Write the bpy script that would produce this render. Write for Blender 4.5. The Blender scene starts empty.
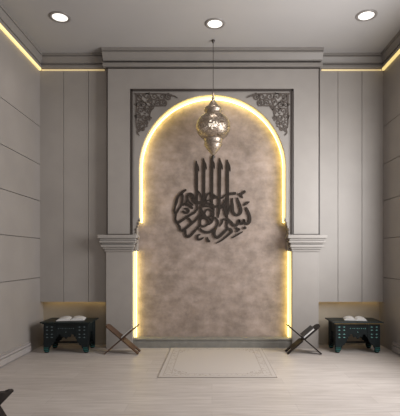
import bpy, bmesh, math, random
from mathutils import Vector, Matrix
S = bpy.context.scene
C = S.collection
random.seed(4)
R = math.radians
PI = math.pi

# ---------------------------------------------------------------- camera, light, exposure
CAMZ = 1.24
FPX = 430.0
cam_d = bpy.data.cameras.new('camera')
cam = bpy.data.objects.new('camera', cam_d); C.objects.link(cam)
cam.location = (0, 0, CAMZ); cam.rotation_euler = (R(90), 0, 0)
cam_d.sensor_width = 36; cam_d.lens = FPX/416*36
cam_d.shift_x = -12/416; cam_d.shift_y = 48/416
cam_d.clip_start = 0.05
S.camera = cam

w = bpy.data.worlds.new('world'); S.world = w; w.use_nodes = True
w.node_tree.nodes['Background'].inputs['Color'].default_value = (.75, .82, 1, 1)
w.node_tree.nodes['Background'].inputs['Strength'].default_value = 0.6

def area(name, loc, rot, sx, sy, power, col):
    d = bpy.data.lights.new(name, 'AREA'); d.shape = 'RECTANGLE'; d.size = sx; d.size_y = sy
    d.energy = power; d.color = col
    o = bpy.data.objects.new(name, d); C.objects.link(o); o.location = loc; o.rotation_euler = rot
    return o
# fill at the added rear window; daylight through the wide right wall window
area('rear_fill_light', (1.15, -1.46, 2.0), (R(90), 0, 0), 1.9, 2.6, 28, (1.0, .985, .97))
area('side_daylight', (2.37, 3.85, 1.98), (R(90), 0, R(90)), 2.1, 2.0, 160, (.99, .98, .975))

S.view_settings.view_transform = 'Standard'
S.view_settings.look = 'None'
S.view_settings.gamma = 1
S.view_settings.use_curve_mapping = False
S.view_settings.exposure = 0.0

# ---------------------------------------------------------------- helpers
def P(px, py, Y):
    return Vector(((px-212)/FPX*Y, Y, CAMZ+(256-py)/FPX*Y))
def PX(px, Y): return (px-212)/FPX*Y
def PZ(py, Y): return CAMZ+(256-py)/FPX*Y

def mat(name, col, rough=.6, metal=0, noise=0, nscale=20, bump=0, bscale=60, emit=None, estr=0, spec=.5, stretch=(1,1,1)):
    m = bpy.data.materials.new(name); m.use_nodes = True
    nt = m.node_tree; b = nt.nodes['Principled BSDF']
    b.inputs['Base Color'].default_value = (*col, 1)
    b.inputs['Roughness'].default_value = rough
    b.inputs['Metallic'].default_value = metal
    b.inputs['Specular IOR Level'].default_value = spec
    if emit:
        b.inputs['Emission Color'].default_value = (*emit, 1)
        b.inputs['Emission Strength'].default_value = estr
    tc = nt.nodes.new('ShaderNodeTexCoord')
    mp = nt.nodes.new('ShaderNodeMapping'); mp.inputs['Scale'].default_value = stretch
    nt.links.new(tc.outputs['Object'], mp.inputs['Vector'])
    if noise:
        n = nt.nodes.new('ShaderNodeTexNoise'); n.inputs['Scale'].default_value = nscale; n.inputs['Detail'].default_value = 5
        nt.links.new(mp.outputs['Vector'], n.inputs['Vector'])
        r = nt.nodes.new('ShaderNodeValToRGB')
        r.color_ramp.elements[0].position = .3; r.color_ramp.elements[1].position = .7
        r.color_ramp.elements[0].color = (*[c*(1-noise) for c in col], 1)
        r.color_ramp.elements[1].color = (*[min(1, c*(1+noise)) for c in col], 1)
        nt.links.new(n.outputs['Fac'], r.inputs['Fac'])
        nt.links.new(r.outputs['Color'], b.inputs['Base Color'])
    if bump:
        n2 = nt.nodes.new('ShaderNodeTexNoise'); n2.inputs['Scale'].default_value = bscale; n2.inputs['Detail'].default_value = 4
        nt.links.new(mp.outputs['Vector'], n2.inputs['Vector'])
        bp = nt.nodes.new('ShaderNodeBump'); bp.inputs['Strength'].default_value = bump; bp.inputs['Distance'].default_value = .01
        nt.links.new(n2.outputs['Fac'], bp.inputs['Height']); nt.links.new(bp.outputs['Normal'], b.inputs['Normal'])
    return m

def link(name, bm, m, parent=None, smooth=False, bevel=0, recalc=True):
    if recalc: bmesh.ops.recalc_face_normals(bm, faces=bm.faces)
    me = bpy.data.meshes.new(name); bm.to_mesh(me); bm.free()
    if isinstance(m, (list, tuple)):
        for k in m: me.materials.append(k)
    else: me.materials.append(m)
    if smooth:
        for p in me.polygons: p.use_smooth = True
    o = bpy.data.objects.new(name, me); C.objects.link(o)
    if parent: o.parent = parent
    if bevel:
        md = o.modifiers.new('bevel', 'BEVEL'); md.width = bevel; md.segments = 2; md.limit_method = 'ANGLE'
    return o

def box(bm, x0, x1, y0, y1, z0, z1, M=None, mi=0):
    vs = [bm.verts.new(Vector(v)) for v in ((x0,y0,z0),(x1,y0,z0),(x1,y1,z0),(x0,y1,z0),(x0,y0,z1),(x1,y0,z1),(x1,y1,z1),(x0,y1,z1))]
    if M is not None:
        for v in vs: v.co = M @ v.co
    for f in ((3,2,1,0),(4,5,6,7),(0,1,5,4),(1,2,6,5),(2,3,7,6),(3,0,4,7)):
        fc = bm.faces.new([vs[i] for i in f]); fc.material_index = mi
    return vs

def prism(bm, pts, axis, a, b, M=None, mi=0):
    """closed outline pts (2D) extruded along axis 'x','y' or 'z' from a to b"""
    def mk(p, t):
        v = {'x': (t, p[0], p[1]), 'y': (p[0], t, p[1]), 'z': (p[0], p[1], t)}[axis]
        v = Vector(v)
        return bm.verts.new(M @ v if M is not None else v)
    A = [mk(p, a) for p in pts]; B = [mk(p, b) for p in pts]
    n = len(pts)
    fs = [bm.faces.new(A), bm.faces.new(B[::-1])]
    for i in range(n): fs.append(bm.faces.new((A[i], B[i], B[(i+1) % n], A[(i+1) % n])))
    for f in fs: f.material_index = mi

def lathe(bm, prof, c=(0,0,0), seg=32, cap=True):
    rings = []
    for r, z in prof:
        if r < 1e-5: rings.append([bm.verts.new((c[0], c[1], c[2]+z))])
        else: rings.append([bm.verts.new((c[0]+r*math.cos(2*PI*k/seg), c[1]+r*math.sin(2*PI*k/seg), c[2]+z)) for k in range(seg)])
    for a, b in zip(rings, rings[1:]):
        for k in range(seg):
            k2 = (k+1) % seg
            if len(a) == 1 and len(b) == 1: continue
            if len(a) == 1: bm.faces.new((a[0], b[k], b[k2]))
            elif len(b) == 1: bm.faces.new((a[k], a[k2], b[0]))
            else: bm.faces.new((a[k], a[k2], b[k2], b[k]))
    if cap:
        for r in (rings[0], rings[-1]):
            if len(r) > 1: bm.faces.new(r)

def spline(pts, n=6):
    """Catmull-Rom through tuples"""
    if len(pts) < 3:
        out = []
        for i in range(n+1):
            t = i/n; out.append(tuple(a+(b-a)*t for a, b in zip(pts[0], pts[-1])))
        return out
    q = [pts[0]]+list(pts)+[pts[-1]]
    out = []
    for i in range(1, len(q)-2):
        p0, p1, p2, p3 = q[i-1:i+3]
        for k in range(n):
            t = k/n
            out.append(tuple(.5*((2*b)+(-a+c)*t+(2*a-5*b+4*c-d)*t*t+(-a+3*b-3*c+d)*t**3) for a, b, c, d in zip(p0, p1, p2, p3)))
    out.append(tuple(pts[-1]))
    return out

def stroke(bm, pts, Yf, Yb, Yref, n=5):
    """flat raised stroke: pts (px, py, radius_px) on the plane Yref, extruded from Yb (wall) to Yf (front)"""
    sp = spline(pts, n)
    L, Rr = [], []
    m = len(sp)
    for i, p in enumerate(sp):
        a = sp[max(0, i-1)]; b = sp[min(m-1, i+1)]
        dx, dy = b[0]-a[0], b[1]-a[1]; l = math.hypot(dx, dy) or 1
        nx, ny = -dy/l, dx/l
        L.append((p[0]+nx*p[2], p[1]+ny*p[2])); Rr.append((p[0]-nx*p[2], p[1]-ny*p[2]))
    def cv(p, Y):
        v = P(p[0], p[1], Yref); return bm.verts.new((v.x, Y, v.z))
    LF = [cv(p, Yf) for p in L]; RF = [cv(p, Yf) for p in Rr]; LB = [cv(p, Yb) for p in L]; RB = [cv(p, Yb) for p in Rr]
    for i in range(m-1):
        bm.faces.new((LF[i], LF[i+1], RF[i+1], RF[i]))
        bm.faces.new((LB[i], LF[i], LF[i+1], LB[i+1])[::-1])
        bm.faces.new((RB[i], RF[i], RF[i+1], RB[i+1]))
    bm.faces.new((LF[0], RF[0], RB[0], LB[0])); bm.faces.new((LF[-1], LB[-1], RB[-1], RF[-1]))
    # rounded ends
    for q, e in enumerate((sp[0], sp[-1])):
        dot(bm, e[0], e[1], e[2], Yf-.00005*(q+1), Yb, Yref, 10)

def dot(bm, x, y, r, Yf, Yb, Yref, n=10, sx=1, sy=1):
    pts = [(PX(x+r*sx*math.cos(2*PI*k/n), Yref), PZ(y+r*sy*math.sin(2*PI*k/n), Yref)) for k in range(n)]
    prism(bm, pts, 'y', Yf, Yb)

def thing(name, label, cat, loc=(0,0,0), rotz=0, group=None):
    o = bpy.data.objects.new(name, None); C.objects.link(o)
    o.location = loc; o.rotation_euler = (0, 0, rotz); o.empty_display_size = .1
    o['label'] = label; o['category'] = cat
    if group: o['group'] = group
    return o
def tag(o, label, cat, group=None, kind=None):
    o['label'] = label; o['category'] = cat
    if group: o['group'] = group
    if kind: o['kind'] = kind
    return o
def struct(o, label, cat):
    o['kind'] = 'structure'; o['label'] = label; o['category'] = cat; return o
def copy_tree(o, parent=None):
    c = o.copy(); C.objects.link(c)
    if parent: c.parent = parent
    for ch in list(o.children): copy_tree(ch, c)
    return c

# ---------------------------------------------------------------- materials
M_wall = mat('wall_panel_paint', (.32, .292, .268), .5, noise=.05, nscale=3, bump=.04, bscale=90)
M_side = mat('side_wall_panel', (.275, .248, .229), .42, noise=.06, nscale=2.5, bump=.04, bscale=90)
M_ceil = mat('ceiling_paint', (.39, .37, .358), .6, noise=.02, nscale=2)
M_trim = mat('moulding_paint', (.31, .283, .26), .45, noise=.03, nscale=6)
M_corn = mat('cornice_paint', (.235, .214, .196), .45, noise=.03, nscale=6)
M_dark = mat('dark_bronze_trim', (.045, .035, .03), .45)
M_gap = mat('shadow_gap_backing', (.13, .12, .11), .8)
M_call = mat('bronze_letters', (.03, .022, .017), .6, noise=.15, nscale=30, spec=.2)
M_orn = mat('carved_ornament', (.10, .08, .068), .5, noise=.2, nscale=60)
M_led = mat('warm_led', (1, .85, .5), .4, emit=(1, .86, .44), estr=.97)
M_hid = mat('warm_led_tape', (1, .85, .5), .4, emit=(1, .83, .25), estr=7.5)
M_cove = mat('cove_led', (1, .85, .5), .4, emit=(1, .76, .28), estr=.8)
M_covelow = mat('cove_led_tape', (1, .85, .5), .4, emit=(1, .70, .26), estr=5)
M_covedim = mat('cove_led_dim', (1, .85, .5), .4, emit=(1, .74, .36), estr=.3)
M_lamp = mat('downlight_diffuser', (1, 1, 1), .4, emit=(1, .94, .86), estr=1.1)
M_chrome = mat('satin_trim_ring', (.22, .2, .185), .35)
M_base = mat('stone_plinth', (.20, .19, .17), .4, noise=.1, nscale=15)
M_bb = mat('baseboard_paint', (.33, .30, .29), .45, noise=.05, nscale=8)
M_lowwall = mat('lower_wall_tan', (.33, .28, .215), .6, noise=.06, nscale=6)
M_brack = mat('bracket_carving', (.13, .10, .08), .5, noise=.25, nscale=40)

def floor_mat():
    m = bpy.data.materials.new('pale_plank_floor'); m.use_nodes = True
    nt = m.node_tree; b = nt.nodes['Principled BSDF']; L = nt.links.new
    tc = nt.nodes.new('ShaderNodeTexCoord')
    br = nt.nodes.new('ShaderNodeTexBrick')
    br.inputs['Scale'].default_value = 1; br.inputs['Brick Width'].default_value = 1.4; br.inputs['Row Height'].default_value = .19
    br.inputs['Mortar Size'].default_value = .0025; br.inputs['Mortar Smooth'].default_value = .3
    br.inputs['Color1'].default_value = (.455, .412, .385, 1); br.inputs['Color2'].default_value = (.51, .465, .435, 1)
    br.inputs['Mortar'].default_value = (.40, .36, .335, 1)
    L(tc.outputs['Object'], br.inputs['Vector'])
    mp = nt.nodes.new('ShaderNodeMapping'); mp.inputs['Scale'].default_value = (1.2, 14, 1)
    L(tc.outputs['Object'], mp.inputs['Vector'])
    n = nt.nodes.new('ShaderNodeTexNoise'); n.inputs['Scale'].default_value = 2.2; n.inputs['Detail'].default_value = 8; n.inputs['Roughness'].default_value = .6
    L(mp.outputs['Vector'], n.inputs['Vector'])
    r = nt.nodes.new('ShaderNodeValToRGB'); r.color_ramp.elements[0].position = .3; r.color_ramp.elements[1].position = .68
    r.color_ramp.elements[0].color = (.76, .73, .71, 1); r.color_ramp.elements[1].color = (1.06, 1.06, 1.06, 1)
    L(n.outputs['Fac'], r.inputs['Fac'])
    mx = nt.nodes.new('ShaderNodeMix'); mx.data_type = 'RGBA'; mx.blend_type = 'MULTIPLY'; mx.inputs['Factor'].default_value = 1
    L(br.outputs['Color'], mx.inputs['A']); L(r.outputs['Color'], mx.inputs['B'])
    L(mx.outputs['Result'], b.inputs['Base Color'])
    b.inputs['Roughness'].default_value = .42; b.inputs['Specular IOR Level'].default_value = .35
    return m

def plaster_mat():
    m = bpy.data.materials.new('weathered_stone_panel'); m.use_nodes = True
    nt = m.node_tree; b = nt.nodes['Principled BSDF']; L = nt.links.new
    tc = nt.nodes.new('ShaderNodeTexCoord')
    n1 = nt.nodes.new('ShaderNodeTexNoise'); n1.inputs['Scale'].default_value = 3.4; n1.inputs['Detail'].default_value = 10; n1.inputs['Roughness'].default_value = .72
    L(tc.outputs['Object'], n1.inputs['Vector'])
    r1 = nt.nodes.new('ShaderNodeValToRGB'); e = r1.color_ramp.elements
    e[0].position = .34; e[0].color = (.215, .168, .137, 1); e[1].position = .64; e[1].color = (.38, .298, .25, 1)
    L(n1.outputs['Fac'], r1.inputs['Fac'])
    mp = nt.nodes.new('ShaderNodeMapping'); mp.inputs['Scale'].default_value = (1, 1, 1.7)
    L(tc.outputs['Object'], mp.inputs['Vector'])
    n2 = nt.nodes.new('ShaderNodeTexNoise'); n2.inputs['Scale'].default_value = 6; n2.inputs['Detail'].default_value = 6
    L(mp.outputs['Vector'], n2.inputs['Vector'])
    r2 = nt.nodes.new('ShaderNodeValToRGB'); e = r2.color_ramp.elements
    e[0].position = .35; e[0].color = (.84, .82, .80, 1); e[1].position = .65; e[1].color = (1.1, 1.1, 1.12, 1)
    L(n2.outputs['Fac'], r2.inputs['Fac'])
    mx = nt.nodes.new('ShaderNodeMix'); mx.data_type = 'RGBA'; mx.blend_type = 'MULTIPLY'; mx.inputs['Factor'].default_value = 1
    L(r1.outputs['Color'], mx.inputs['A']); L(r2.outputs['Color'], mx.inputs['B'])
    L(mx.outputs['Result'], b.inputs['Base Color'])
    b.inputs['Roughness'].default_value = .65
    bp = nt.nodes.new('ShaderNodeBump'); bp.inputs['Strength'].default_value = .15; bp.inputs['Distance'].default_value = .01
    L(n2.outputs['Fac'], bp.inputs['Height']); L(bp.outputs['Normal'], b.inputs['Normal'])
    return m
M_floor = floor_mat(); M_stone = plaster_mat()

# ---------------------------------------------------------------- room shell
XL, XR, YB, YR, ZC = -2.36, 2.35, 5.90, -1.5, 4.0
bm = bmesh.new(); box(bm, XL-.2, XR+.2, YR-.2, YB+.3, -.1, 0)
struct(link('floor', bm, M_floor), 'pale grey beige floor of long wooden planks', 'floor')
bm = bmesh.new(); box(bm, XL-.2, XR+.2, YR-.2, YB+.3, ZC, ZC+.1)
struct(link('ceiling', bm, M_ceil), 'smooth pale grey ceiling with round downlights', 'ceiling')

GZ = [0.945, 1.48, 1.995, 2.494, 3.014]
def side_wall(name, X, s, label, win=None):
    """clad wall: horizontal panels with open joints in front of a dark backing. s=+1 right, -1 left"""
    b1 = bmesh.new()
    zs = [0]+GZ+[ZC]
    for i in range(len(zs)-1):
        z0 = zs[i]+(.004 if i else 0); z1 = zs[i+1]-(.004 if i < len(zs)-2 else 0)
        segs = [(YR, YB+.25)]
        if win and z1 > win[2] and z0 < win[3]: segs = [(YR, win[0]), (win[1], YB+.25)]
        for y0, y1 in segs: box(b1, min(X, X+s*.03), max(X, X+s*.03), y0, y1, z0, z1)
    if win:
        segs = [(YR, win[0], 0, ZC), (win[1], YB+.25, 0, ZC), (win[0], win[1], 0, GZ[0]), (win[0], win[1], GZ[4], ZC)]
    else: segs = [(YR, YB+.25, 0, ZC)]
    for y0, y1, z0, z1 in segs: box(b1, min(X+s*.031, X+s*.12), max(X+s*.031, X+s*.12), y0, y1, z0, z1, mi=1)
    o = link(name, b1, [M_side, M_gap]); return struct(o, label, 'wall')
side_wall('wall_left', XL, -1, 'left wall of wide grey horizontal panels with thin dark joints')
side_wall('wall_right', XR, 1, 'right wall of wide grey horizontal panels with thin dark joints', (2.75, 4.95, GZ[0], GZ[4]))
bm = bmesh.new()
for y0, y1, z0, z1 in ((2.75, 2.8, GZ[0], GZ[4]), (4.9, 4.95, GZ[0], GZ[4]), (2.8, 4.9, GZ[0], GZ[0]+.05), (2.8, 4.9, GZ[4]-.05, GZ[4])):
    box(bm, XR+.04, XR+.09, y0, y1, z0, z1)
WINR = bm

# rear wall behind the viewpoint, with a tall window opening added for fill light
bm = bmesh.new()
wx0, wx1, wz0, wz1 = .2, 2.1, .7, 3.3
for a in ((XL-.1, wx0, 0, ZC), (wx1, XR+.1, 0, ZC), (wx0, wx1, 0, wz0), (wx0, wx1, wz1, ZC)):
    box(bm, a[0], a[1], YR-.12, YR, a[2], a[3])
struct(link('wall_rear', bm, M_wall), 'plain grey rear wall behind the viewpoint', 'wall')
bm = bmesh.new()
for a in ((wx0, wx0+.06, wz0, wz1), (wx1-.06, wx1, wz0, wz1), (wx0, wx1, wz0, wz0+.06), (wx0, wx1, wz1-.06, wz1), ((wx0+wx1)/2-.03, (wx0+wx1)/2+.03, wz0, wz1)):
    box(bm, a[0], a[1], YR-.09, YR-.05, a[2], a[3])
struct(link('added_window', bm, M_dark), 'tall dark framed window added in the rear wall for fill light', 'window')
struct(link('window_2', WINR, M_dark), 'wide dark framed window in the right wall', 'window')

# back wall (lower zone is set further back than the panelled zone)
YLOW = 6.02
bm = bmesh.new(); box(bm, XL-.1, XR+.1, YLOW, YLOW+.12, 0, ZC)
struct(link('wall_back', bm, M_lowwall), 'tan back wall seen below the hanging grey wall panels', 'wall')

zpan = PZ(302, YB)
def clad(name, xs, label):
    bm = bmesh.new()
    for i in range(len(xs)-1):
        box(bm, xs[i]+(.003 if i else 0), xs[i+1]-(.003 if i < len(xs)-2 else 0), YB, YB+.03, zpan, ZC)
    box(bm, xs[0], xs[-1], YB+.031, YB+.05, zpan, ZC, mi=1)
    return struct(link(name, bm, [M_wall, M_gap]), label, 'wall panelling')
zl = CAMZ
xsl = [XL, PX(63.7, YB), PX(88.5, YB), -1.40]
xsr = [1.43, PX(338, YB), PX(362, YB), XR]
tl = clad('trim_1', xsl, 'tall grey vertical board panelling left of the arched niche')
tr = clad('trim_2', xsr, 'tall grey vertical board panelling right of the arched niche')
for t, (x0, x1) in ((tl, (XL+.02, -1.44)), (tr, (1.47, XR-.02))):
    bm = bmesh.new(); box(bm, x0, x1, YB+.055, YB+.075, zpan+.03, zpan+.045)
    link('led_strip', bm, M_covelow, t)

# cornices
def cornice_profile(z0, z1, d):
    h = z1-z0
    # (distance out from the wall, height)
    return [(0, z1), (d, z1), (d, z1-.16*h), (d*.70, z1-.165*h), (d*.70, z1-.20*h), (d*.86, z1-.205*h), (d*.86, z1-.27*h), (d*.72, z1-.36*h), (d*.52, z1-.50*h), (d*.42, z1-.58*h), (d*.42, z1-.64*h),
            (d*.06, z1-.65*h), (d*.06, z1-.79*h), (d*.6, z1-.81*h), (d*.6, z1-.97*h), (d*.5, z0), (0, z0)]
zcr = 3.805
M_cor = [M_trim]
for nm, X, s, lab in (('trim_3', XL, 1, 'stepped grey ceiling cornice along the left wall'), ('trim_4', XR, -1, 'stepped grey ceiling cornice along the right wall')):
    bm = bmesh.new(); prism(bm, [(X+s*d, z) for d, z in cornice_profile(zcr, ZC, .055)], 'y', YR, YB)
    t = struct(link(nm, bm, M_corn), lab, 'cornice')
    bm = bmesh.new(); box(bm, min(X+s*.002, X+s*.03), max(X+s*.002, X+s*.03), YR, YB-.03, zcr-.034, zcr-.004)
    link('led_strip', bm, M_cove, t)
for nm, x0, x1, lab in (('trim_5', XL+.001, -1.44, 'stepped grey ceiling cornice left of the niche'), ('trim_6', 1.47, XR-.001, 'stepped grey ceiling cornice right of the niche')):
    bm = bmesh.new(); prism(bm, [(YB-d, z) for d, z in cornice_profile(zcr, ZC, .06)], 'x', x0, x1)
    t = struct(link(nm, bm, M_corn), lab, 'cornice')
    bm = bmesh.new(); box(bm, x0+.03, x1-.03, YB-.016, YB-.002, zcr-.026, zcr-.010)
    link('led_strip', bm, M_covedim, t)

# side baseboards
for nm, X, s, lab in (('baseboard_left', XL, 1, 'stepped pale baseboard along the left wall'), ('baseboard_right', XR, -1, 'stepped pale baseboard along the right wall')):
    bm = bmesh.new()
    pr = [(0, 0), (.022, 0), (.022, .004), (.006, .006), (.006, .014), (.028, .017), (.028, .082), (.022, .086), (.004, .088), (.004, .096), (.022, .099), (.022, .122), (.004, .124), (.004, .131), (.012, .133), (.012, .137), (0, .137)]
    prism(bm, [(X+s*d, z) for d, z in pr], 'y', YR, 5.56)
    struct(link(nm, bm, M_bb), lab, 'baseboard')

# ---------------------------------------------------------------- arched prayer niche
NY = 5.80            # spandrel front
niche = thing('prayer_niche', 'tall grey arched prayer niche in the middle of the back wall, edged with warm light', 'prayer niche', (0, NY, 0))
def part(name, bm, m, parent=niche, **k):
    o = link(name, bm, m, None, **k)
    o.parent = parent
    if parent is niche or parent.parent is niche:
        me = o.data
        me.transform(Matrix.Translation((0, -NY, 0)))
    return o
def W(px): return PX(px, NY)
def H(py): return PZ(py, NY)
cx = W(212.5); rz = H(168); rr = 73.6/FPX*NY
zspring = H(217.5)
def arch_plate(x0, x1, ztop, zbot, r, yf, yb):
    bm = bmesh.new(); N = 64
    A = [(cx-r*math.cos(PI*k/N), rz+r*math.sin(PI*k/N)) for k in range(N+1)]
    def quad(*p): bm.faces.new([bm.verts.new(q) for q in p])
    for y in (yf, yb):
        for (ax, az), (bx, bz) in zip(A, A[1:]): quad((ax, y, az), (bx, y, bz), (bx, y, ztop), (ax, y, ztop))
        quad((x0, y, zbot), (cx-r, y, zbot), (cx-r, y, ztop), (x0, y, ztop))
        quad((cx+r, y, zbot), (x1, y, zbot), (x1, y, ztop), (cx+r, y, ztop))
    path = [(cx-r, zbot)]+A+[(cx+r, zbot)]
    for (ax, az), (bx, bz) in zip(path, path[1:]): quad((ax, yf, az), (bx, yf, bz), (bx, yb, bz), (ax, yb, az))
    for (ax, az), (bx, bz) in (((x0, zbot), (x0, ztop)), ((x0, ztop), (x1, ztop)), ((x1, ztop), (x1, zbot)), ((x0, zbot), (cx-r, zbot)), ((cx+r, zbot), (x1, zbot))):
        quad((ax, yf, az), (bx, yf, bz), (bx, yb, bz), (ax, yb, az))
    bmesh.ops.remove_doubles(bm, verts=bm.verts, dist=1e-5)
    return bm

# stone backing inside the arch
bm = bmesh.new(); box(bm, W(128), W(296), 5.94, 6.0, 0, H(88))
part('stone_backing', bm, M_stone)
# masonry body behind the face
part('surround_body', arch_plate(-1.418, 1.452, ZC-.01, H(251), rr+.03, NY+.03, 6.015), M_trim)
# spandrel panel with the arch cut out
part('spandrel_panel', arch_plate(W(131), W(293), H(90), zspring, rr, NY, NY+.035), M_trim)
# outer flat face, left, right and head
bm = bmesh.new()
FY = NY-.02
box(bm, -1.40, W(130.5), FY, NY+.03, H(234), H(69.5)); box(bm, W(293.5), 1.434, FY, NY+.03, H(234), H(69.5)); box(bm, W(130.5), W(293.5), FY, NY+.03, H(89.5), H(69.5))
part('outer_panel', bm, M_trim)
# dark lines round the panels
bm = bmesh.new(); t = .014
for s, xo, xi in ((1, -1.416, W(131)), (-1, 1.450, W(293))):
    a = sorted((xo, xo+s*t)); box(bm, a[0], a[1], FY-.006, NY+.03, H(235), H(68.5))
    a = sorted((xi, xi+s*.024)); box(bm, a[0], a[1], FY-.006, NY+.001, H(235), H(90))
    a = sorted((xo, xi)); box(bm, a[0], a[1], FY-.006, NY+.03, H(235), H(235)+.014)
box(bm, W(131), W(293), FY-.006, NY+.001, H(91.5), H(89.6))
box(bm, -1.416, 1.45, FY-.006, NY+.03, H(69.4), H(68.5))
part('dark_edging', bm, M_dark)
bm = bmesh.new()
for a, b in ((W(134.2), W(134.9)), (W(289.1), W(289.8))): box(bm, a, b, NY-.004, NY+.001, zspring+.004, H(92.8))
box(bm, W(134.2), W(289.8), NY-.004, NY+.001, H(93.3), H(92.7))
part('inner_bead', bm, M_trim)
# head cornice
bm = bmesh.new()
prism(bm, [(FY+.03-d, z) for d, z in cornice_profile(H(68), ZC-.001, .13)], 'x', W(103.8), W(321.6))
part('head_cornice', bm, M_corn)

# pilasters, capitals, brackets
for s in (-1, 1):
    mx = (lambda p: W(p)) if s < 0 else (lambda p: W(424.6-p))
    def rng(a, b): return sorted((mx(a), mx(b)))
    bm = bmesh.new(); a = rng(106.5, 132.7); box(bm, a[0], a[1], NY-.03, NY+.035, 0, H(235)); a = rng(106.5, 129.8); box(bm, a[0], a[1], NY+.02, 5.94, 0, H(251))
    part('pilaster', bm, M_trim, bevel=.004)
    bm = bmesh.new()
    for x0, x1, y0, y1, d in ((99.8, 138, 235.2, 238.6, .10), (101.5, 136.5, 238.6, 240.6, .07), (101, 137, 240.8, 243, .085), (103, 135, 243, 244.6, .045), (102.5, 135.6, 244.8, 247.3, .07), (104, 134.5, 247.3, 249.3, .045), (105.3, 133.6, 249.3, 251.5, .02)):
        a = rng(x0, x1); box(bm, a[0], a[1], NY-.03-d, 5.93, H(y1), H(y0))
    part('capital', bm, M_trim, bevel=.005)
    # scalloped bracket under the arch springing
    out = [(131.5, 217.5), (139.4, 217.5), (139.6, 219.5), (138.2, 221.5), (138.8, 223.5), (137.4, 225.5), (137.6, 227.5), (135.6, 229), (136.4, 231), (135.3, 233), (135.8, 235.4), (131.5, 235.4)]
    bm = bmesh.new(); prism(bm, [(mx(p[0]), H(p[1])) for p in out], 'y', NY+.002, NY+.05)
    part('arch_bracket', bm, M_trim)
    bm = bmesh.new()
    for (px, py, r) in ((139.4, 220.5, .9), (138.2, 223.5, .9), (137.4, 226.6, .8), (136, 229.5, .9), (136.2, 232.4, .8)):
        lathe(bm, [(0, -.02), (.6*r/74, -.016), (r/74, -.004), (r/74, .004), (.6*r/74, .016), (0, .02)], (mx(px), NY+.0, H(py)), 10)
    o = part('carved_scroll', bm, M_brack, smooth=True); o['label'] = 'dark carved scroll edge'
    bm = bmesh.new()
    for (px, py, r) in ((137.8, 238.2, 1.5), (136.8, 242, 1.1), (135.6, 245.5, 1.2), (134.6, 249, 1)):
        lathe(bm, [(0, -.022), (.6*r/74, -.016), (r/74, -.004), (r/74, .004), (.6*r/74, .016), (0, .022)], (mx(px), NY-.02, H(py)), 10)
    o = part('carved_scroll', bm, M_brack, smooth=True); o['label'] = 'dark carved scroll edge'

# plinth across the niche
bm = bmesh.new()
pr = [(NY-.0, 0), (NY-.0, .075), (NY+.012, .08), (NY+.012, .105), (NY+.0, .108), (NY+.0, .118), (NY+.02, .128), (5.938, .128), (5.938, 0)]
prism(bm, pr, 'x', W(132.8), W(291.8))
part('plinth', bm, M_base)

# LED line following the opening
def sweep(bm, pts, w2, y0, y1):
    m = len(pts); ring = []
    for i, p in enumerate(pts):
        a = pts[max(0, i-1)]; b = pts[min(m-1, i+1)]
        dx, dz = b[0]-a[0], b[1]-a[1]; l = math.hypot(dx, dz); nx, nz = -dz/l, dx/l
        ring.append([bm.verts.new((p[0]+nx*w2, y0, p[1]+nz*w2)), bm.verts.new((p[0]-nx*w2, y0, p[1]-nz*w2)),
                     bm.verts.new((p[0]-nx*w2, y1, p[1]-nz*w2)), bm.verts.new((p[0]+nx*w2, y1, p[1]+nz*w2))])
    for a, b in zip(ring, ring[1:]):
        for k in range(4): bm.faces.new((a[k], b[k], b[(k+1) % 4], a[(k+1) % 4]))
    bm.faces.new(ring[0]); bm.faces.new(ring[-1])
bm = bmesh.new(); rl = rr-.015; N = 64
arc = [(cx-rl, H(222))]+[(cx-rl*math.cos(PI*k/N), rz+rl*math.sin(PI*k/N)) for k in range(N+1)]+[(cx+rl, H(222))]
sweep(bm, arc, .014, NY+.065, NY+.085)
o = part('led_strip', bm, M_led); o['label'] = 'glowing warm light line following the arch'
for s in (-1, 1):
    bm = bmesh.new(); xx = W(134.0) if s < 0 else W(290.6)
    box(bm, xx-.018, xx+.018, NY+.065, NY+.085, .129, H(236))
    part('led_strip', bm, M_led)
    bm = bmesh.new(); xx = W(134.0) if s < 0 else W(290.6)
    box(bm, xx-.014, xx+.014, NY+.086, NY+.139, .129, H(236))
    part('led_tape', bm, M_hid)
bm = bmesh.new(); rl = rr-.015
arc = [(cx-rl, H(222))]+[(cx-rl*math.cos(PI*k/N), rz+rl*math.sin(PI*k/N)) for k in range(N+1)]+[(cx+rl, H(222))]
sweep(bm, arc, .010, NY+.086, NY+.139)
part('led_tape', bm, M_hid)

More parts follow.
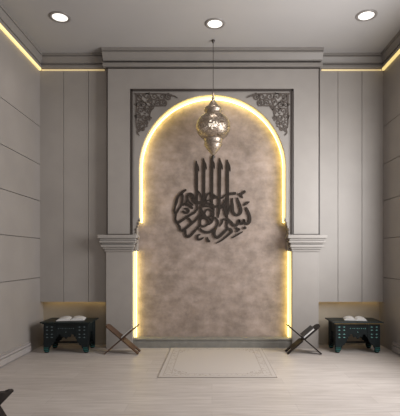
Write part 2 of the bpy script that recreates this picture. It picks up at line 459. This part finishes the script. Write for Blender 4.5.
# corner ornaments
def scroll(bm, x, y, r, a0, turns, sgn, flip):
    pts = []
    n = 9
    for i in range(n):
        t = i/(n-1); rad = r*(1-.82*t); a = a0+sgn*turns*2*PI*t
        X = x+rad*math.cos(a); Y = y+rad*math.sin(a)
        pts.append((flip(X), Y, .62-.25*t))
    stroke(bm, pts, NY-.012, NY+.001, NY, 3)
for side in (0, 1):
    fl = (lambda v: v) if side == 0 else (lambda v: 424.4-v)
    bm = bmesh.new(); random.seed(8)
    for (x, y, r) in ((140, 98, 3.6), (147, 96.6, 3.6), (154.5, 96.6, 3.7), (162, 97, 3.6), (168.5, 97.2, 3), (150.5, 102, 3), (157.5, 102.8, 3), (164.2, 103, 2.8), (144, 104, 3.4), (138.6, 105.3, 3.2), (151, 107.5, 2.6),
                      (141, 111, 3.4), (147, 111, 3), (138.5, 117, 3), (144.5, 117.6, 3.2), (148.3, 118.5, 2.4), (140.3, 123, 2.8), (146.4, 123.5, 2.6), (139, 128.6, 2.3), (143, 129, 1.7)):
        a0 = random.uniform(0, 2*PI); sg = random.choice((-1, 1))
        scroll(bm, x, y, r, a0, 1.25, sg, fl)
        for q in range(2):   # leaves springing from each scroll
            a = random.uniform(0, 2*PI); x1, y1 = x+r*.9*math.cos(a), y+r*.9*math.sin(a); b = a+.9
            stroke(bm, [(fl(x1), y1, .3), (fl(x1+1.1*math.cos(b)), y1+1.1*math.sin(b), .75), (fl(x1+2.1*math.cos(b+.5)), y1+2.1*math.sin(b+.5), .15)], NY-.010, NY+.001, NY, 3)
    for l in ([(135.5, 94, .9), (140, 98, .5), (146, 104, .5), (151, 108.5, .3)], [(170, 96, .5), (174, 96.2, .7), (177.5, 98, .3)], [(138, 130, .5), (137.6, 133, .7), (139.5, 135.5, .3)],
              [(136, 95, .5), (136.6, 106, .5), (136.2, 118, .5), (136.8, 128, .4)], [(137, 93.9, .5), (150, 93.9, .5), (162, 93.9, .5), (172, 95, .4)], [(152, 109, .5), (150, 114, .5), (150, 121, .4)], [(152, 106, .5), (158, 106, .5), (166, 106, .4)]):
        stroke(bm, [(fl(a), b, c) for a, b, c in l], NY-.012, NY+.001, NY, 4)
    o = part('corner_ornament', bm, M_orn); o['label'] = 'dark filigree arabesque corner'

# ---------------------------------------------------------------- calligraphy
CY = 5.925
call = [
 # five tall uprights with barbed heads
 [(196.3,161.3,.7),(196.6,168,1.5),(196.8,185,1.5),(197,204,1.6)], [(196.2,162,.5),(198,167,1.1),(199,171,.4)],
 [(203.6,158.8,.7),(204,166,1.5),(204,185,1.5),(204.2,206,1.7)], [(203.8,160,.5),(205.6,165,1.1),(206.6,169,.4)],
 [(212,156.5,.9),(212,166,1.5),(212,185,1.5),(212,208,1.7)], [(212,158,.6),(213.8,164,1.1),(214.6,168.5,.4)],
 [(219.8,158.6,.7),(219.8,166,1.5),(219.7,185,1.5),(219.6,206,1.7)], [(220,160,.5),(221.6,165,1.1),(222.6,169,.4)],
 [(227.3,160.3,.7),(227.6,168,1.5),(227.7,185,1.5),(227.6,210,2.1)], [(227.8,161.5,.5),(229.4,166.5,1.1),(230.2,171,.4)],
 # left group
 [(185.6,190,1.3),(181.5,193,1.5),(178,197,1.3),(176.4,202,1.7),(175,207,1.2),(174.2,211,1.3),(176,213.2,1.4),(178.5,209.5,1.1),(181,206,1.2),(182.3,202,1.2),(182.7,197.5,1.4),(182,193,1.4)],
 [(183,205,1.2),(185.5,204,1.5),(189,205.5,1.6),(192.5,208,1.3)], [(186,203.5,1.2),(187.4,199,1.3),(187.2,196,1.4),(190,193.8,1.6),(193,195.4,1.5),(194,199,1.3),(196.8,203.5,1.4),(197.4,208,1.4),(195,212,1.4),(191,214.5,1.4),(186,217.6,1.5),(181,221,1.6),(177.2,222.8,1.5),(175.4,219,1.4),(176,213.5,1.2)],
 [(188,199,1),(189.6,202,1),(193,205,.9)], [(191,196.5,1.5),(191.5,198,1.2)],
 [(183,211.4,1.2),(186,212.8,1.4),(188.8,211.2,1.3),(187.4,208.8,1.2),(184.6,208.6,.9)],
 [(177.6,223.5,1.2),(179.5,226.5,1.5),(180.6,230,1.5),(183.4,230.2,1.5),(188,226.6,1.5),(192,223.2,1.5),(196.5,219.4,1.6),(200,214.8,1.7),(201.6,210,1.5)],
 [(189,218.6,1.3),(191.5,222,1.4)],
 [(185.4,230.5,1.3),(185.6,234.6,1.5),(187.6,236.8,1.6),(190.4,235.6,1.6),(194.2,231.6,1.5),(197.8,227.8,1.5),(200.2,224,1.5),(200.6,219.5,1.6),(203,216,1.6)],
 # centre mass
 [(198,190.8,1.1),(201,195,1.2),(202.2,200,1.3)], [(192.5,200,1.2),(196,202.4,2.0),(204,202.8,2.4),(210,203.8,1.4)],
 [(207.3,194.4,1.3),(211,193,1.3),(216,196.6,1.5),(219,198,1.6),(222.5,197.6,1.3),(225.5,194.5,.8)], [(207.6,194.6,1.2),(206.3,198,1),(206.4,200.8,1.2),(211.5,199.4,1.3),(216,197.5,1.3)],
 [(202,206,2.2),(208,206.2,1.5),(216,206.6,1.8),(222,205.6,1.4)],
 [(205,212.6,1.2),(206.4,210,1.3),(209,209.4,1.2),(211.6,211.2,1.2),(212,214.4,1.2),(209.6,217,1.2),(206.6,217,1.4),(205,214.5,1.3),(205,212.6,1.2)],
 [(200.8,208,2),(202,212,2),(204,216,2)], [(201,219,1.3),(204.6,218,1.4),(208.2,221,1.2),(207.4,224.6,1.4),(203,226.6,1.5),(200.6,224.6,1.2)],
 [(206.6,225,1.4),(211,223,1.4),(213.2,219,1.4),(213.8,212,1.4),(213.2,205,1.6)], [(209,217,1.1),(211,220.4,1)],
 [(200.2,228.6,1.2),(203.4,231.4,1.5),(208.3,232.4,1.6),(213,230.3,1.6),(216.6,226.5,1.4),(218.2,222.6,1.4),(216.8,219.2,1.4),(213,216.6,1.3)],
 [(211.5,198,1.3),(212,202,1.4)], [(218.6,199,1.2),(219.4,206,2),(219,212,1.8),(218.4,217.6,.6)], [(226,199.5,1.1),(223.6,203.5,1.2),(221.4,208,1.2)], [(223.6,203,1.4),(224.4,208,1.9),(226,213,2.0),(227.5,217,1.4)], [(230.4,205,.5),(229.4,209,.9),(228,214,1.1)],
 [(216.8,227,1.4),(214.8,231,1.5),(214.7,235.2,1.6),(217.2,237.6,1.6),(220.3,236,1.6),(224,232.4,1.6),(227.6,229.2,1.6),(230.6,229.3,1.5),(231.8,231.8,1.4),(229,234.6,1.1),(225,237.8,1.1),(221,240.8,1),(216.4,243.2,.4)],
 [(220.2,226.2,.5),(222.2,222.6,1.2),(222.8,219.6,1.4),(226,219.4,1.5),(228,220.4,1.4),(227,225,1.3),(228.2,229,1.4)],
 [(228,219,1.3),(231,222,1.5),(234.2,225.4,1.6),(237.6,224.4,1.5),(239.2,219.8,1.2),(240,222.4,1.3),(242.2,223.8,1.4),(244.2,219.8,1.2),(244.8,222.6,1.3),(247.2,224,1.5),(249.6,221.8,1.6),(250,217.5,1.6),(248.4,212.5,1.6),(246.4,208,1.1)],
 # right group
 [(232.4,198.6,.9),(232.5,205,1.7),(233,211.5,1.7),(236,215,1.6),(239.6,214,1.6),(241.2,210.5,1.7),(239.4,204,1.7),(237.4,198,.8)],
 [(229.6,194,1.7),(232.5,193.6,1.6),(235,193.4,1.7)], [(239.4,194.2,1.5),(241,195.4,1.5),(242.6,197.8,.6)], [(242,194.2,1),(244.4,191.8,1.7)],
 [(244.2,205.4,.6),(246.4,203.3,1.7),(249.2,202,.7)],
 # small marks below
 [(200,234.6,.8),(197.8,235.6,1.3),(197.8,239,1.3),(200.4,239.4,1.2),(203.2,237.8,.8)], [(207.4,237.4,.6),(208.2,240.4,1.3),(209.4,241.2,1.2)],
 [(244.8,227.7,1.8),(245.2,227.9,1.7)], [(236.4,228,1.3),(239.4,229.4,1.2),(237,231.2,1.2)], [(232.8,237.6,.8),(238,234.4,1.1),(242.6,231.8,.6)],
]
bm = bmesh.new()
for i, s in enumerate(call): stroke(bm, [(a, b, c*(.95 if b < 190 else .66 if 196 < a < 228 and b < 230 else .82)) for a, b, c in s], CY-.004-.0002*i, CY+.014, CY, 5)
tag(link('wall_calligraphy', bm, M_call), 'dark bronze round Arabic calligraphy with five tall uprights mounted on the niche stone', 'calligraphy')

# ---------------------------------------------------------------- downlights
def spot(name, loc, power, angle, parent):
    d = bpy.data.lights.new(name, 'SPOT'); d.energy = power; d.spot_size = R(angle); d.spot_blend = .8; d.color = (1, .92, .84); d.shadow_soft_size = .08
    o = bpy.data.objects.new(name, d); C.objects.link(o); o.parent = parent; o.location = loc
    return o
def downlight(px, py, label):
    Y = (ZC-CAMZ)*FPX/(256-py)
    x = PX(px, Y)
    t = thing('ceiling_downlight', label, 'ceiling light', (x, Y, ZC), 0, 'round recessed ceiling downlights')
    bm = bmesh.new(); n = 40
    prof = [(.088, -.001), (.088, -.008), (.100, -.012), (.118, -.008), (.122, -.001)]
    lathe(bm, prof, (0, 0, 0), n, False); link('trim_ring', bm, M_chrome, t, smooth=True)
    bm = bmesh.new(); lathe(bm, [(0, -.006), (.06, -.006), (.088, -.004), (.088, -.001), (0, -.001)], (0, 0, 0), n, False); link('diffuser', bm, M_lamp, t)
    spot('downlight_lamp', (0, 0, -.03), 14, 120, t)
downlight(215, 23.5, 'round lit downlight in the ceiling above the lantern')
downlight(366.3, 15.3, 'round lit downlight in the ceiling near the right wall')
downlight(60, 17, 'round lit downlight in the ceiling near the left wall')

# ---------------------------------------------------------------- lantern
LY = 5.50
lz = lambda py: PZ(py, LY)
M_sil = mat('aged_silver_brass', (.36, .295, .24), .36, metal=.8, noise=.35, nscale=45, bump=.3, bscale=60)
M_glass = mat('frosted_lamp_glass', (.75, .68, .6), .35, emit=(1, .88, .72), estr=1.6)
lan = thing('hanging_lantern', 'pierced silver metal lantern hanging on a thin cord in front of the arch top', 'lantern', (PX(213.2, LY), LY, lz(157)))
Z0 = lz(157); k = LY/FPX
def lp(py): return lz(py)-Z0
bm = bmesh.new(); lathe(bm, [(.004, -.045), (.012, -.035), (.022, -.008), (.024, 0), (0, 0)], (0, 0, ZC-Z0), 20)
link('ceiling_rose', bm, M_dark, lan, smooth=True)
bm = bmesh.new(); lathe(bm, [(.004, lp(94)), (.004, ZC-Z0-.03)], (0, 0, 0), 8); link('cord', bm, M_dark, lan)
def lpart(name, prof, seg=32, m=None):
    bm = bmesh.new(); lathe(bm, [(r*k, lp(py)) for r, py in prof], (0, 0, 0), seg, False)
    return link(name, bm, m or M_sil, lan, smooth=True)
lpart('finial', [(0, 92.5), (1, 93), (1.6, 94.5), (.8, 96), (.7, 97), (1.8, 98), (1.4, 99.5), (0, 99.6)])
lpart('crown_cap', [(0, 98), (1.2, 98.5), (2.2, 101), (3.8, 104), (6.2, 106.5), (8.6, 108.3), (9.2, 109.6), (9, 110.8), (7.8, 111.6), (7.6, 113.8), (8.8, 114.6), (9.2, 115.4), (8, 116)])
lpart('lower_collar', [(8, 137.5), (9.3, 138.4), (9.5, 140), (8.8, 141.4), (8.9, 144.3), (9.4, 145.2), (8.6, 146.2)])
lpart('bottom_cup', [(8.2, 146), (7.6, 147.6), (5.8, 150), (3.8, 152.4), (2, 154.4), (1.2, 155.4), (0, 155.6)])
lpart('drop_finial', [(0, 155), (1.1, 155.4), (2.4, 156.8), (1.5, 158.2), (.7, 159), (1, 160), (.6, 161.2), (0, 161.6)], 16, M_dark)
# pierced globe: lathe grid with diamond openings
bm = bmesh.new(); NS, NV = 96, 42; cyc = 127.0; Rg = 17.2
rows = []
for j in range(NV+1):
    th = R(30)+(PI-R(62))*j/NV
    r = Rg*math.sin(th)**.93; py = cyc-14.2*math.cos(th)
    rows.append([bm.verts.new((r*k*math.cos(2*PI*(i+.5*(j % 2))/NS), r*k*math.sin(2*PI*(i+.5*(j % 2))/NS), lp(py))) for i in range(NS)])
for j in range(NV):
    for i in range(NS):
        if j in (0, 1, NV-1, NV-2) or random.random() < .7:
            if j % 2 == 0: q = (rows[j][i], rows[j][(i+1) % NS], rows[j+1][i], rows[j+1][(i-1) % NS]); 
            else: q = (rows[j][i], rows[j][(i+1) % NS], rows[j+1][(i+1) % NS], rows[j+1][i])
            try: bm.faces.new(q)
            except ValueError: pass
o = link('pierced_globe', bm, M_sil, lan); sd = o.modifiers.new('thick', 'SOLIDIFY'); sd.thickness = .002
bm = bmesh.new(); lathe(bm, [(0, -5*k)]+[(4.6*k*math.sin(PI*j/12), -5*k*math.cos(PI*j/12)) for j in range(1, 12)]+[(0, 5*k)], (0, 0, lp(124)), 20)
link('bulb', bm, M_glass, lan, smooth=True)

# ---------------------------------------------------------------- rug
def rug_mat():
    m = bpy.data.materials.new('pale_woven_rug'); m.use_nodes = True
    nt = m.node_tree; b = nt.nodes['Principled BSDF']; L = nt.links.new
    N = nt.nodes.new
    def math_(op, a, b_=None, c=None):
        n = N('ShaderNodeMath'); n.operation = op
        for i, v in enumerate((a, b_, c)):
            if v is None: continue
            if isinstance(v, (int, float)): n.inputs[i].default_value = v
            else: L(v, n.inputs[i])
        return n.outputs[0]
    tc = N('ShaderNodeTexCoord'); sx = N('ShaderNodeSeparateXYZ'); L(tc.outputs['Object'], sx.inputs[0])
    ex = math_('SUBTRACT', .611, math_('ABSOLUTE', sx.outputs[0])); ey = math_('SUBTRACT', .705, math_('ABSOLUTE', sx.outputs[1]))
    d = math_('MINIMUM', ex, ey)
    def band(v, lo, hi): return math_('MULTIPLY', math_('GREATER_THAN', v, lo), math_('LESS_THAN', v, hi))
    line = math_('MAXIMUM', band(d, .0, .012), math_('MAXIMUM', band(d, .045, .055), band(d, .125, .135)))
    # arabesque texture: rings and blobs
    vo = N('ShaderNodeTexVoronoi'); vo.inputs['Scale'].default_value = 26; L(tc.outputs['Object'], vo.inputs['Vector'])
    ring = band(vo.outputs['Distance'], .28, .5)
    no = N('ShaderNodeTexNoise'); no.inputs['Scale'].default_value = 30; L(tc.outputs['Object'], no.inputs['Vector'])
    blot = math_('GREATER_THAN', no.outputs['Fac'], .5)
    pat = math_('MULTIPLY', ring, blot)
    inborder = band(d, .055, .125)
    corner = math_('MULTIPLY', math_('LESS_THAN', math_('ADD', ex, ey), .46), math_('GREATER_THAN', d, .135))
    msk = math_('MULTIPLY', pat, math_('MAXIMUM', math_('MULTIPLY', inborder, .75), corner))
    tot = math_('MINIMUM', math_('ADD', math_('MULTIPLY', line, .6), msk), 1)
    mx = N('ShaderNodeMix'); mx.data_type = 'RGBA'
    mx.inputs['A'].default_value = (.43, .385, .355, 1); mx.inputs['B'].default_value = (.20, .175, .14, 1)
    L(math_('MULTIPLY', tot, .62), mx.inputs['Factor']); L(mx.outputs['Result'], b.inputs['Base Color'])
    b.inputs['Roughness'].default_value = .95; b.inputs['Specular IOR Level'].default_value = .1
    return m
bm = bmesh.new(); box(bm, -.611, .611, -.705, .705, 0, .008)
o = link('prayer_rug', bm, rug_mat(), bevel=.003); o.location = (.056, 5.08, 0)
tag(o, 'pale prayer rug with ornate border lying on the floor before the niche', 'rug')

# ---------------------------------------------------------------- low tables
M_tab = mat('dark_teal_lacquer', (.005, .009, .010), .6, spec=.3, noise=.3, nscale=14)
M_top = mat('dark_table_top', (.007, .014, .015), .5, spec=.35, noise=.3, nscale=10)
M_inl = mat('pale_teal_inlay', (.16, .36, .34), .35)
M_inldim = mat('grey_inlay', (.12, .16, .17), .35)
M_teal = mat('teal_foot_band', (.02, .16, .14), .35)
M_gold = mat('gold_edge_line', (.38, .27, .12), .4, metal=.4)
def table(label, loc, bright):
    t = thing('low_table', label, 'table', loc, 0, 'low dark carved tables by the side walls')
    W2, D2, Hh = .283, .175, .400
    bm = bmesh.new()
    box(bm, -W2-.04, W2+.04, -D2-.03, D2+.03, Hh-.016, Hh)
    box(bm, -W2-.015, W2+.015, -D2-.01, D2+.01, Hh-.030, Hh-.016)
    link('table_top', bm, M_top, t, bevel=.004)
    if bright:
        bm = bmesh.new(); box(bm, -W2-.02, W2+.02, -D2-.0125, -D2-.0095, Hh-.027, Hh-.018); o = link('edge_line', bm, M_gold, t)
    # legs: broad inlaid block above, curved inner edge, ball foot
    for sx in (-1, 1):
        for sy in (-1, 1):
            bm = bmesh.new()
            o_ = [(0, .03), (0, Hh-.03), (.16, Hh-.03), (.16, .19), (.145, .175), (.14, .14), (.12, .13), (.112, .105), (.085, .095), (.078, .07), (.064, .055), (.064, .03)]
            prism(bm, [(sx*(W2-x), z) for x, z in o_], 'y', sy*D2, sy*(D2-.03))
            # side wing of the corner leg
            prism(bm, [(sy*(D2-.003-x*.72), z) for x, z in o_], 'x', sx*(W2-.001), sx*(W2-.03))
            lathe(bm, [(.0, 0), (.020, 0), (.030, .012), (.030, .022), (.022, .034), (.022, .04), (0, .04)], (sx*(W2-.031), sy*(D2-.031), 0), 16)
            leg = link('leg', bm, M_tab, t)
            bm = bmesh.new()
            for zz in (.026, .05): lathe(bm, [(.0335, zz-.004), (.036, zz), (.0335, zz+.004)] if zz < .03 else [(.02, zz-.004), (.02, zz)], (sx*(W2-.031), sy*(D2-.031), 0), 16)
            if sy < 0: box(bm, *(sorted((sx*W2, sx*(W2-.062)))), -D2-.002, -D2, .046, .054); box(bm, *(sorted((sx*W2, sx*(W2-.062)))), -D2-.002, -D2, .066, .071)
            link('foot_band', bm, M_teal, leg)
            if sy < 0:
                for i in range(2):
                    for j in range(4):
                        bm = bmesh.new()
                        x = sx*(W2-.045-.062*i); z = Hh-.066-.046*j+(.006 if j % 2 else -.0)
                        s = .0085
                        prism(bm, [(x-2*s, z), (x-s*.7, z-s*.35), (x, z-s), (x+s*.7, z-s*.35), (x+2*s, z), (x+s*.7, z+s*.35), (x, z+s), (x-s*.7, z+s*.35)], 'y', -D2-.004, -D2+.001)
                        link('stud_inlay', bm, M_inl if bright else M_inldim, leg)
    # aprons: scalloped, front/back and sides
    for sy in (-1, 1):
        bm = bmesh.new()
        top = Hh-.03; h = [(.126, .22), (.11, .205), (.095, .235), (.07, .24), (.055, .20), (.03, .21), (0, .175)]
        pts = [(-.126, top), (.126, top)]+h+[(-x, z) for x, z in h[::-1][1:]]
        prism(bm, pts, 'y', sy*(D2-.006), sy*(D2-.024))
        ap = link('apron', bm, M_tab, t)
        if sy < 0:
            for i in range(9):
                bm = bmesh.new(); x = -.095+.19*i/8; z = .315; s = .004 if i % 2 else .006
                prism(bm, [(x-s, z), (x, z-s), (x+s, z), (x, z+s)], 'y', -D2+.003, -D2+.007); link('stud_inlay', bm, M_inl if bright else M_inldim, ap)
            bm = bmesh.new(); x, z, s = 0, .268, .007; prism(bm, [(x-s, z), (x, z-s), (x+s, z), (x, z+s)], 'y', -D2+.003, -D2+.007)
            link('stud_inlay', bm, M_inl if bright else M_inldim, ap)
    for sx in (-1, 1):
        bm = bmesh.new(); box(bm, *sorted((sx*(W2-.006), sx*(W2-.024))), -.065, .065, .25, Hh-.03); link('side_apron', bm, M_tab, t)
        bm = bmesh.new(); box(bm, *sorted((sx*(W2-.022), sx*(W2-.04))), -D2+.03, D2-.03, .075, .095)
        link('side_rail', bm, M_tab, t)
    bm = bmesh.new(); box(bm, -W2+.04, W2-.04, .1, .118, .075, .095); link('stretcher', bm, M_tab, t)
    return t
TY = 5.66
tL = table('low dark carved table with inlaid studs near the left wall', (-1.866, TY, 0), False)
tR = table('low dark carved table with teal studs near the right wall', (1.862, TY, 0), True)

# ---------------------------------------------------------------- open books
M_page = mat('book_pages', (.58, .56, .54), .7, noise=.06, nscale=90)
M_cover = mat('dark_book_cover', (.03, .028, .028), .5)
def open_book(label, loc, rz, w=.17, l=.2, tilt=0):
    t = thing('open_book', label, 'book', loc, rz)
    bm = bmesh.new(); box(bm, -w-.006, w+.006, -l/2-.006, l/2+.006, 0, .004); link('cover', bm, M_cover, t)
    for s in (-1, 1):
        bm = bmesh.new(); n = 10
        pr = [(0, .004)]+[(s*w*i/n, .008+.034*math.sin(PI*min(1, (i/n)*1.0))**.6*(1-.35*i/n)) for i in range(0, n+1)]+[(s*w, .004)]
        prism(bm, pr, 'y', -l/2, l/2); link('page_block', bm, M_page, t)
    return t
open_book('open book with white pages lying on the left low table', (-1.85, TY-.0, .4005), R(10), .175, .23)
open_book('open book with white pages lying on the right low table', (1.88, TY-.0, .4005), R(-12), .14, .21)
M_cloth = mat('dark_book_binding', (.035, .03, .032), .55)
def closed_book(label, loc, rz, w, l, h, m1):
    t = thing('closed_book', label, 'book', loc, rz)
    bm = bmesh.new(); box(bm, -w/2, w/2, -l/2, l/2, 0, .004); box(bm, -w/2, w/2, -l/2, l/2, h-.004, h); box(bm, -w/2, -w/2+.004, -l/2, l/2, .004, h-.004); link('cover', bm, m1, t)
    bm = bmesh.new(); box(bm, -w/2+.004, w/2-.005, -l/2+.005, l/2-.005, .004, h-.004); link('page_block', bm, M_page, t)
    return t

# ---------------------------------------------------------------- folding book stands
M_wood = mat('walnut_wood', (.07, .034, .018), .5, noise=.35, nscale=9, stretch=(1, 6, 1))
M_wood2 = mat('dark_walnut_wood', (.016, .010, .008), .55, spec=.25, noise=.3, nscale=9, stretch=(1, 6, 1))
def book_stand(label, loc, rz, ma, mb, ht=.355, half=.208, depth=.2, zc=.175, tb=.016):
    """two slotted boards crossing in an X; boards run along local Y"""
    t = thing('folding_book_stand', label, 'book stand', loc, rz, 'folding cross-shaped book stands on the floor')
    for s, m in ((-1, ma), (1, mb)):
        # board from foot (-s*half,0) through (0,zc) to tip (s*half*.95, ht)
        foot = Vector((-s*half, 0, 0)); tip = Vector((s*half, 0, ht))
        d = (tip-foot).normalized(); nrm = Vector((-d.z, 0, d.x))*s
        L = (tip-foot).length
        lc = L*zc/ht
        Mx = Matrix((( d.x, 0, nrm.x, foot.x), (0, 1, 0, 0), (d.z, 0, nrm.z, foot.z), (0, 0, 0, 1)))
        bm = bmesh.new(); hd = depth/2
        # outline in (u along board, v along depth); legs split by an arch at the foot, wing scalloped at the top
        def outline(v0, v1): return [(0, v0), (lc, v0), (lc, v1), (0, v1)]
        # upper wing
        wing = [(lc+.01, -hd), (L-.03, -hd), (L-.012, -hd+.02), (L, -hd+.05), (L-.008, -hd*.35), (L+.006, 0), (L-.008, hd*.35), (L, hd-.05), (L-.012, hd-.02), (L-.03, hd), (lc+.01, hd)]
        prism(bm, wing, 'z', 0, tb, Mx)
        # interlocking fingers at the crossing, alternate for the two boards
        nf = 5
        for i in range(nf):
            if (i % 2) == (0 if s < 0 else 1):
                v0 = -hd+depth*i/nf; v1 = -hd+depth*(i+1)/nf
                prism(bm, [(lc-.02, v0), (lc+.012, v0), (lc+.012, v1), (lc-.02, v1)], 'z', 0, tb, Mx)
        # lower leg panel with arched cut-out between two feet
        leg = [(0, -hd), (lc-.018, -hd), (lc-.018, hd), (0, hd), (0, hd-.05), (.03, hd-.06), (.07, hd*.4), (.085, 0), (.07, -hd*.4), (.03, -hd+.06), (0, -hd+.05)]
        prism(bm, leg, 'z', 0, tb, Mx)
        link('board', bm, m, t, bevel=.002)
    return t
def sloped_book(label, cat, stand_loc, rz, side, ht, half, zc, w=.15, l=.2, h=.022, top=0):
    """closed book lying against the wing of a stand"""
    t = thing('resting_book', label, cat, stand_loc, rz)
    s = side
    foot = Vector((-s*half, 0, 0)); tip = Vector((s*half, 0, ht)); d = (tip-foot).normalized(); nrm = Vector((-d.z, 0, d.x))*s
    L = (tip-foot).length; lc = L*zc/ht
    o0 = foot+nrm*(.0175)
    Mx = Matrix(((d.x, 0, nrm.x, o0.x), (0, 1, 0, 0), (d.z, 0, nrm.z, o0.z), (0, 0, 0, 1)))
    u0 = lc+.022; u1 = u0+w
    bm = bmesh.new(); box(bm, u0, u1, -l/2, l/2, 0, .003, Mx); link('cover', bm, M_cover, t)
    bm = bmesh.new(); box(bm, u0+.002, u1-.005, -l/2+.004, l/2-.004, .003, h, Mx); link('page_block', bm, M_page, t)
    if top:
        bm = bmesh.new(); box(bm, u0-.004, u1+.004, -l/2-.002, l/2+.002, h, h+top, Mx); link('cover', bm, M_cover, t)
    return t
SL = (-1.142, 5.50, 0); SR = (1.165, 5.50, 0)
book_stand('brown wooden folding book stand at the foot of the left pilaster', SL, R(0), M_wood, M_wood)
sloped_book('thin book with white pages resting on the stand by the left pilaster', 'book', SL, R(0), 1, .355, .208, .175, .16, .17, .016)
book_stand('dark wooden folding book stand at the foot of the right pilaster', SR, R(0), M_wood2, M_wood2)
sloped_book('thick dark book with white page edge on the stand by the right pilaster', 'book', SR, R(0), 1, .355, .208, .175, .17, .17, .022, .014)
book_stand('dark brown folding book stand cut off at the bottom left corner', (-1.595, 3.0, 0), R(-30), M_wood2, M_wood2, ht=.31, half=.19, zc=.155, depth=.24)
